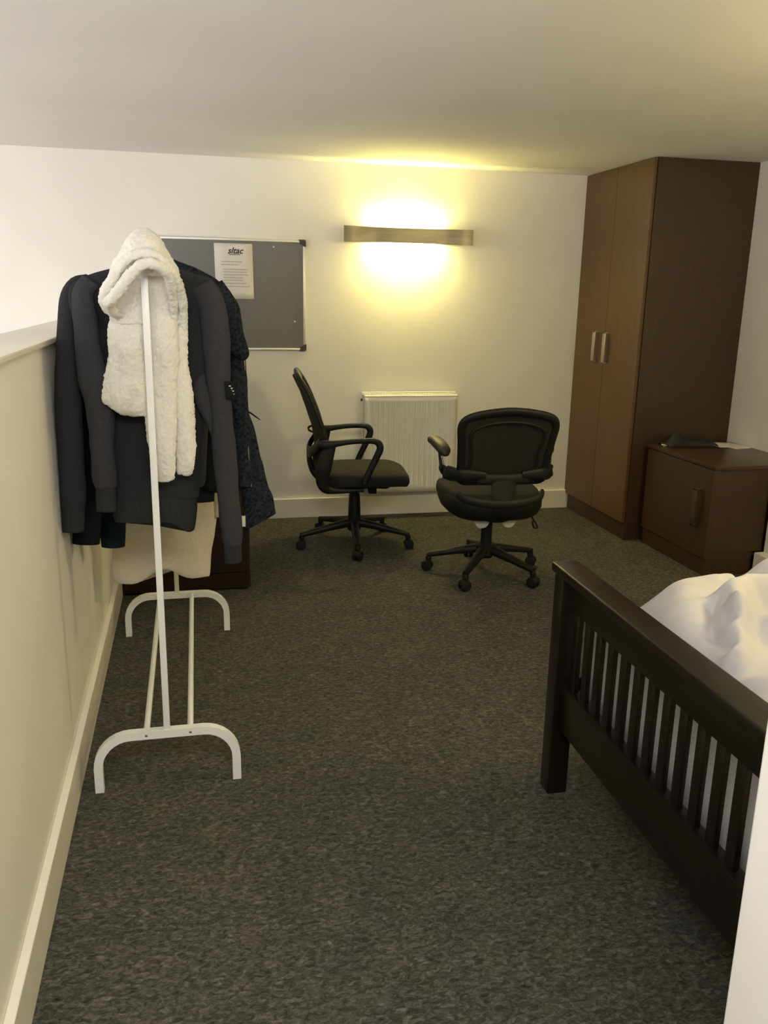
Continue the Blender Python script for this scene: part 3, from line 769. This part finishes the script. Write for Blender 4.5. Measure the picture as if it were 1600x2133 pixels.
def cushion(prof, half_w, th, m=40, n=10, dome=.012, wf=None):
    """rounded slab: outline is a superellipse given by prof(x0, x1); returns MB"""
    x0, x1, zt = prof; cx, hx = (x0+x1)/2, (x1-x0)/2
    lay = [(0.0, -th, .90), (0.0, -th, .965), (0, -th*.75, .995), (0, -th*.5, 1.0), (0, -th*.22, .985), (0, -th*.06, .95), (0, 0, .89), (0, dome*.5, .70), (0, dome*.85, .40), (0, dome, .02)]
    rs = []
    for _, dz, sc in lay:
        ring = []
        for j in range(m):
            a = 2*math.pi*j/m; c, q = math.cos(a), math.sin(a)
            c = math.copysign(abs(c)**(2/4.2), c); q = math.copysign(abs(q)**(2/4.2), q)
            x = cx+hx*sc*c; hw = half_w*(wf((x-x0)/(x1-x0)) if wf else 1)
            drop = .020*max(0, ((x-x1+.10)/.10))**2 if x > x1-.10 else 0      # waterfall front
            ring.append((x, hw*sc*q, zt+dz-drop))
        rs.append(ring)
    return MB().rings(rs)

def side_chair():
    t = thing('office_chair', 'black mesh-back office chair seen side-on, nearer the notice board', 'office chair', (.835, 4.38, 0), R(-6), 'black office chairs')
    star_base(t, R(197), .305, .120, PLASTB)
    obj('gas_column', MB().lathe((0, 0, 0), [(.034, .13), (.033, .20), (.030, .275), (.028, .285), (.018, .287), (.018, .345)], 20), PLASTB, t, 40)
    obj('tilt_mechanism', MB().box(-.09, .10, -.06, .06, .335, .362, .006), PLASTB, t, 40)
    obj('tension_knob', MB().box(.066, .112, -.085, -.035, .298, .352, .008), PLASTB, t, 40)
    obj('label_tag', MB().box(.040, .064, -.030, -.028, .296, .345), STICK, t, None, 'white paper tag')
    obj('lever', MB().sweep([(.0, -.05, .342), (-.02, -.16, .338), (-.03, -.20, .336)], .004, m=8), PLASTB, t, 40)
    obj('seat', cushion((-.185, .285, .430), .235, .062, wf=lambda s: .94+.06*min(1, s*2)), SEATF, t, 60)
    obj('seat_pan', cushion((-.190, .18, .376), .205, .022, dome=0.0), PLASTB, t, 60)
    # arms: one closed-looking loop each side
    for sd in (-1, 1):
        y = sd*.252
        p = [(.028, y, .392), (.052, y, .450), (.085, y, .520), (.106, y, .572), (.096, y, .602), (.062, y, .613), (-.03, y, .610), (-.11, y, .600), (-.165, y, .592), (-.205, y*.99, .600)]
        obj('armrest', MB().sweep(p, [.016, .0165, .017, .018, .017, .0145, .0130, .016, .024, .020], .017, ref=(0, 1, 0), m=14, ex=2.8, smooth=5), PLASTB, t, 60)
        br = [(-.135, y, .588), (-.160, y, .535), (-.175, y, .470), (-.185, y*.97, .405), (-.165, y*.95, .362), (-.10, y*.9, .350), (.03, y*.86, .352)]
        obj('side_bracket', MB().sweep(br, [.020, .034, .036, .032, .022, .014, .010], .014, ref=(0, 1, 0), m=14, ex=2.6, smooth=5), PLASTB, t, 60)
    # back: curved frame with mesh
    prof = [(-.185, .425), (-.178, .50), (-.168, .58), (-.180, .66), (-.212, .75), (-.250, .84), (-.295, .915)]
    hw = [.20, .215, .222, .225, .222, .212, .19]
    fr = obj('back_frame', MB().sweep([(x, h, z) for (x, z), h in zip(prof, hw)]+[(-.305, .12, .926), (-.308, 0, .930), (-.305, -.12, .926)]
             + [(x, -h, z) for (x, z), h in list(zip(prof, hw))[::-1]]+[(-.195, -.10, .405), (-.20, 0, .40), (-.195, .10, .405)],
             .016, .013, ref=(1, 0, .35), m=12, closed=True, smooth=4), PLASTB, t, 60)
    def bk(u, v):
        k = v*(len(prof)-1); i = min(int(k), len(prof)-2); f = k-i
        x = prof[i][0]*(1-f)+prof[i+1][0]*f; z = prof[i][1]*(1-f)+prof[i+1][1]*f; h = hw[i]*(1-f)+hw[i+1]*f
        s = 2*u-1
        return (x-.045*(1-s*s)*(.6+.4*math.sin(v*3.1)), s*h, z)
    me = obj('back_mesh', MB().grid(bk, 16, 24), SEATF, t, 180); me.modifiers.new('thickness', 'SOLIDIFY').thickness = .006
    obj('head_bar', MB().sweep([(-.292, -.17, .905), (-.300, -.08, .918), (-.303, 0, .920), (-.300, .08, .918), (-.292, .17, .905)], .030, .014, ref=(1, 0, .45), m=16, ex=2.5, smooth=4), PVC, t, 60)
    obj('lumbar_support', MB().sweep([(-.190, -.20, .60), (-.235, -.12, .535), (-.248, 0, .52), (-.235, .12, .535), (-.190, .20, .60)], .030, .010, ref=(1, 0, 0), m=12, smooth=5), PLASTG, t, 60)
    obj('lumbar_support', MB().sweep([(-.178, .20, .625), (-.232, .23, .612), (-.236, .235, .59), (-.19, .22, .575)], .008, .006, ref=(0, 0, 1), m=10, smooth=4), PLASTB, t, 60)
    obj('spine', MB().sweep([(-.06, 0, .352), (-.16, 0, .356), (-.215, 0, .395), (-.240, 0, .46), (-.245, 0, .53)], [.012, .014, .016, .015, .012], [.05, .045, .04, .035, .03], ref=(0, 1, 0), m=14, smooth=4), PLASTB, t, 60)
    return t

def back_chair():
    # local axes: faces +x; turned so that it looks at the back wall
    t = thing('office_chair', 'black mesh-back office chair seen from behind, in front of the radiator', 'office chair', (1.378, 3.775, 0), R(87), 'black office chairs')
    star_base(t, R(160-87), .285, .128, PLASTB, .082)
    obj('hub_collar', MB().lathe((0, 0, 0), [(.03, .10), (.05, .105), (.052, .15), (.042, .156), (.03, .158)], 24), PLASTG, t, 40)
    obj('gas_column', MB().lathe((0, 0, 0), [(.027, .15), (.027, .262), (.016, .263), (.0155, .31)], 20), PLASTB, t, 40)
    obj('column_sleeve', MB().lathe((0, 0, 0), [(.0165, .263), (.0170, .265), (.0170, .283), (.0160, .285)], 20), STEEL, t, 40, 'bare steel collar')
    obj('tilt_mechanism', MB().box(-.10, .11, -.065, .065, .285, .318, .008).lathe((0, 0, 0), [(.03, .272), (.034, .28), (.034, .30), (.02, .305)], 16), PLASTB, t, 40)
    for y0, y1 in ((-.11, -.035), (.020, .098)):
        lb = MB().grid(lambda u, v, a=y0, b=y1: (-.115, a+(b-a)*u, .300-.034*v*(1-abs(2*u-1)**3)), 8, 3)
        o = obj('label_tag', lb, STICK, t, None, 'white paper label under the seat'); o.modifiers.new('thickness', 'SOLIDIFY').thickness = .002
    obj('lever', MB().sweep([(.02, -.06, .300), (.02, -.20, .298), (.015, -.225, .288), (.01, -.244, .262), (.01, -.258, .240), (.01, -.262, .226), (.01, -.252, .222), (.01, -.240, .236), (.01, -.236, .262)], .0045, m=8, smooth=3), PLASTB, t, 40)
    # seat: deep contoured shell, mesh top
    obj('seat', cushion((-.235, .250, .452), .232, .070, wf=lambda s: .90+.10*min(1, s*2.2)), SEATF, t, 60)
    sp = MB(); rs = []
    for z, sc, fx in ((.318, .70, .0), (.322, .80, 0), (.342, .93, 0), (.378, .995, 0), (.410, 1.0, 0), (.425, .97, 0)):
        ring = []
        for j in range(44):
            a = 2*math.pi*j/44; c, q = math.cos(a), math.sin(a)
            c = math.copysign(abs(c)**(2/3.4), c); q = math.copysign(abs(q)**(2/3.4), q)
            ring.append((.0+.245*sc*c, .232*sc*q, z))
        rs.append(ring)
    obj('seat_shell', sp.rings(rs), PLASTB, t, 60)
    rim = [(-.190, -.200, .452), (-.226, -.172, .436), (-.245, -.09, .420), (-.249, 0, .415), (-.245, .09, .420), (-.226, .172, .436), (-.190, .200, .452)]
    obj('seat_rim', MB().sweep(rim, .012, .020, ref=(0, 0, 1), m=12, smooth=5), PLASTG, t, 60)
    # reclined back
    def bx(z): return -.185-.28*(z-.50)
    L = [(.194, .520), (.200, .60), (.209, .70), (.216, .775)]
    top = [(.188, .812), (.11, .832), (0, .842), (-.11, .832), (-.188, .812)]
    path = [(bx(z), h, z) for h, z in L]+[(bx(z)-.004, h, z) for h, z in top]+[(bx(z), -h, z) for h, z in L[::-1]]+[(bx(.512), -.12, .510), (bx(.512)-.008, 0, .512), (bx(.512), .12, .510)]
    obj('back_frame', MB().sweep(path, .019, .013, ref=(1, 0, .28), m=14, closed=True, smooth=5), PLASTB, t, 60)
    def bm_(u, v):
        s = 2*u-1; z = .522+(.800+.026*(1-s*s)-.522)*v
        k = (z-.52)/.3; h = .212+.026*min(1, max(0, k))
        return (bx(z)+.020*(1-s*s)-.006, s*h*.89, z)
    me = obj('back_mesh', MB().grid(bm_, 20, 20), SEATF, t, 180); me.modifiers.new('thickness', 'SOLIDIFY').thickness = .006
    # inner border of the mesh
    ib = [(bx(z)-.010, h, z) for h, z in ((.146, .545), (.155, .64), (.160, .755))]+[(bx(.79)-.010, 0, .792)]+[(bx(z)-.010, -h, z) for h, z in ((.160, .755), (.155, .64), (.146, .545))]+[(bx(.53)-.012, 0, .532)]
    obj('mesh_border', MB().sweep(ib, .006, .003, ref=(1, 0, .28), m=8, closed=True, smooth=5), PLASTB, t, 60)
    # lumbar bridge and the two arm brackets
    obj('back_bridge', MB().sweep([(bx(.53)-.022, -.12, .528), (bx(.53)-.034, 0, .526), (bx(.53)-.022, .12, .528)], .026, .012, ref=(1, 0, 0), m=14, smooth=4), PLASTG, t, 60)
    obj('spine', MB().sweep([(-.06, 0, .312), (-.17, 0, .322), (-.235, 0, .38), (-.235, 0, .45), (bx(.53)-.03, 0, .53)], [.014, .016, .016, .014, .014], [.06, .06, .055, .055, .06], ref=(0, 1, 0), m=14, smooth=4), PLASTB, t, 60)
    for sd in (-1, 1):
        p = [(bx(.54)-.026, sd*.085, .545), (bx(.54)-.022, sd*.16, .548), (bx(.54)-.008, sd*.200, .546), (-.150, sd*.240, .544), (-.08, sd*.252, .546)]
        arm = obj('arm_bracket', MB().sweep(p, [.018, .028, .032, .034, .026], [.012, .016, .018, .018, .016], ref=(1, .2*sd, 0), m=14, ex=2.6, smooth=5), PLASTB, t, 60)
        p2 = [(-.085, sd*.252, .556), (-.070, sd*.256, .590), (-.060, sd*.258, .625), (-.050, sd*.256, .648)]
        obj('arm_post', MB().sweep(p2, [.010, .0085, .0085, .010], [.018, .015, .015, .018], ref=(1, 0, 0), m=12, smooth=4), CHROME, t, 60, 'chrome upright')
        p3 = [(-.098, sd*.256, .535), (-.088, sd*.265, .585), (-.075, sd*.267, .63), (-.060, sd*.262, .652)]
        obj('arm_post', MB().sweep(p3, [.007, .007, .007, .008], [.014, .012, .012, .015], ref=(1, 0, 0), m=12, smooth=4), PLASTB, t, 60)
        pad = MB().sweep([(-.118, sd*.246, .618), (-.104, sd*.249, .634), (-.06, sd*.256, .650), (.01, sd*.264, .662), (.055, sd*.270, .664), (.068, sd*.272, .656)],
                         [.012, .027, .031, .031, .029, .014], [.012, .021, .023, .021, .018, .009], ref=(0, 0, 1), m=18, ex=2.6, smooth=4)
        obj('arm_pad', pad, PVC, t, 60)
    return t
side_chair(); back_chair()

# ---------------------------------------------------------------- bed
def bed():
    rz = R(-1.55)
    px, py = .947, 1.950                    # pivot: the far foot post
    t = thing('bed', 'dark espresso wooden bed with a slatted footboard, cut by the right edge', 'bed', (px, py, 0), rz)
    # local: x towards the head, y along the footboard (0 at the far post, negative towards the camera)
    Wd = .93
    for yy in (0, -Wd):
        obj('leg', MB().box(-.028, .028, yy-.028, yy+.028, 0, .634, .003), ESPR, t, 40)
    obj('top_rail', MB().box(-.036, .036, -Wd-.036, .036, .632, .657, .005, 3), ESPR, t, 40)
    obj('upper_rail', MB().box(-.008, .016, -Wd+.02, -.02, .548, .633, .002), ESPR, t, 40)
    obj('lower_rail', MB().box(-.014, .020, -Wd+.02, -.02, .205, .333, .003), ESPR, t, 40)
    n = 13; pitch = .0648; y0 = -.075
    sl = None
    for k in range(n):
        yc = y0-k*pitch
        if sl is None:
            sl = obj('slat', MB().box(-.003, .010, yc-.0145, yc+.0145, .330, .550, .002), ESPR, t, 40)
        else:
            c = sl.copy(); COL.objects.link(c); c.parent = t; c.location = (0, yc-y0, 0)
    for yy in (-.006, -Wd+.006):
        obj('side_rail', MB().box(.028, 1.90, yy-.012, yy+.012, .22, .34, .003), ESPR, t, 40)
    obj('headboard', MB().box(1.90, 1.93, -Wd-.02, .02, .0, .95, .004), ESPR, t, 40)
    obj('slat_base', MB().box(.03, 1.90, -Wd+.01, -.01, .205, .228), ESPR, t)
    # mattress in a creased white sheet
    def mt(p):
        return .006*noise.noise(Vector((p[0]*9, p[1]*22, p[2]*7)))+.004*noise.noise(Vector((p[0]*30, p[1]*40, p[2]*12)))
    bm = bmesh.new(); bmesh.ops.create_cube(bm, size=1)
    for v in bm.verts: v.co = Vector((px+.055+.9+v.co.x*1.8, py-Wd/2+v.co.y*(Wd-.05), .376+v.co.z*.294))
    bmesh.ops.bevel(bm, geom=list(bm.edges), offset=.04, segments=4, affect='EDGES', profile=.5)
    bmesh.ops.subdivide_edges(bm, edges=[e for e in bm.edges if e.calc_length() > .2], cuts=40, use_grid_fill=True)
    bm.normal_update()
    for v in bm.verts: v.co += v.normal*mt(v.co)
    mb = MB(); mb.bm(bm); mo = obj('mattress', mb, SHEET, None, 180)
    mo.location = (0, 0, 0)
    tag(mo, 'mattress in a creased white sheet behind the footboard slats', 'mattress')
    return t
bed()

def duvet():
    """rumpled duvet heaped at the foot of the bed"""
    def seg(p, pts):
        best = 9
        for (ax, ay), (bx_, by) in zip(pts, pts[1:]):
            dx, dy = bx_-ax, by-ay; L = dx*dx+dy*dy
            k = max(0, min(1, ((p[0]-ax)*dx+(p[1]-ay)*dy)/L))
            best = min(best, math.hypot(p[0]-ax-k*dx, p[1]-ay-k*dy))
        return best
    ridges = [([(1.05, 1.60), (1.12, 1.72), (1.22, 1.785), (1.33, 1.80), (1.45, 1.78)], .065, .030),
              ([(1.150, 1.545), (1.19, 1.61), (1.255, 1.650), (1.315, 1.635), (1.365, 1.58), (1.355, 1.50), (1.30, 1.44)], .042, .075),
              ([(1.055, 1.41), (1.10, 1.475), (1.16, 1.50), (1.20, 1.46)], .036, .055),
              ([(1.42, 1.76), (1.52, 1.66), (1.60, 1.54)], .06, .05),
              ([(1.03, 1.33), (1.09, 1.285), (1.16, 1.30)], .028, .030),
              ([(1.24, 1.39), (1.32, 1.42), (1.42, 1.44)], .035, .045)]
    creases = [([(1.350, 1.815), (1.355, 1.755), (1.325, 1.705), (1.265, 1.700), (1.20, 1.67)], .014, .050),
               ([(1.335, 1.80), (1.330, 1.75), (1.30, 1.72)], .007, .028),
               ([(1.135, 1.60), (1.105, 1.55), (1.085, 1.50), (1.062, 1.43)], .012, .050),
               ([(1.150, 1.575), (1.125, 1.53), (1.115, 1.49)], .008, .030),
               ([(1.165, 1.355), (1.20, 1.375), (1.26, 1.42), (1.33, 1.47), (1.42, 1.50)], .009, .055),
               ([(1.17, 1.41), (1.165, 1.38), (1.20, 1.36), (1.25, 1.355)], .009, .030),
               ([(1.09, 1.255), (1.11, 1.285), (1.16, 1.285), (1.24, 1.27)], .009, .035),
               ([(1.23, 1.56), (1.185, 1.52), (1.17, 1.47)], .012, .028),
               ([(1.30, 1.56), (1.32, 1.51), (1.30, 1.46)], .011, .020)]
    x0, x1, y0, y1 = .990, 2.75, 1.055, 1.905
    def f(u, v):
        x = x0+(x1-x0)*u**1.45; y = y0+(y1-y0)*v
        ex = min(1, max(0, (x-x0-.12*max(0, (y-1.56)/.345)**1.6)/.14)); ey = min(1, max(0, (y1-y)/.12)); en = min(1, max(0, (y-1.235)/.10)) if x < 1.6 else 1
        dome = (math.sin(ex*math.pi/2)*math.sin(ey*math.pi/2))**.7
        en = math.sin(en*math.pi/2)
        h = .012+.095*dome*(.12+.88*en)*(1 if x < 1.5 else max(.55, 1-.9*(x-1.5)))
        q = (x+.016*noise.noise(Vector((x*9, y*9, 1))), y+.016*noise.noise(Vector((x*9, y*9, 5))))
        k = dome*(.15+.85*en)
        for pts, w_, a in ridges: h += a*k*math.exp(-(seg(q, pts)/w_)**2)
        for pts, w_, a in creases:
            d = seg(q, pts)/w_; h -= .8*a*k*(.55*math.exp(-d)+.45*math.exp(-(d*.6)**2))
        fold = 1-abs(noise.noise(Vector((x*6+y*3, y*7-x*2, 2))))*2.2
        h += k*(.010*fold+.010*noise.noise(Vector((x*7, y*7, 2)))+.0025*noise.noise(Vector((x*26, y*20, 7))))
        return (x, y, .523+max(.004, h))
    o = obj('duvet', MB().grid(f, 210, 190), DUVET, None, 180, fix=False)
    sd = o.modifiers.new('thickness', 'SOLIDIFY'); sd.thickness = .012; sd.offset = -1
    tag(o, 'rumpled white duvet heaped at the foot of the dark bed', 'duvet')
duvet()
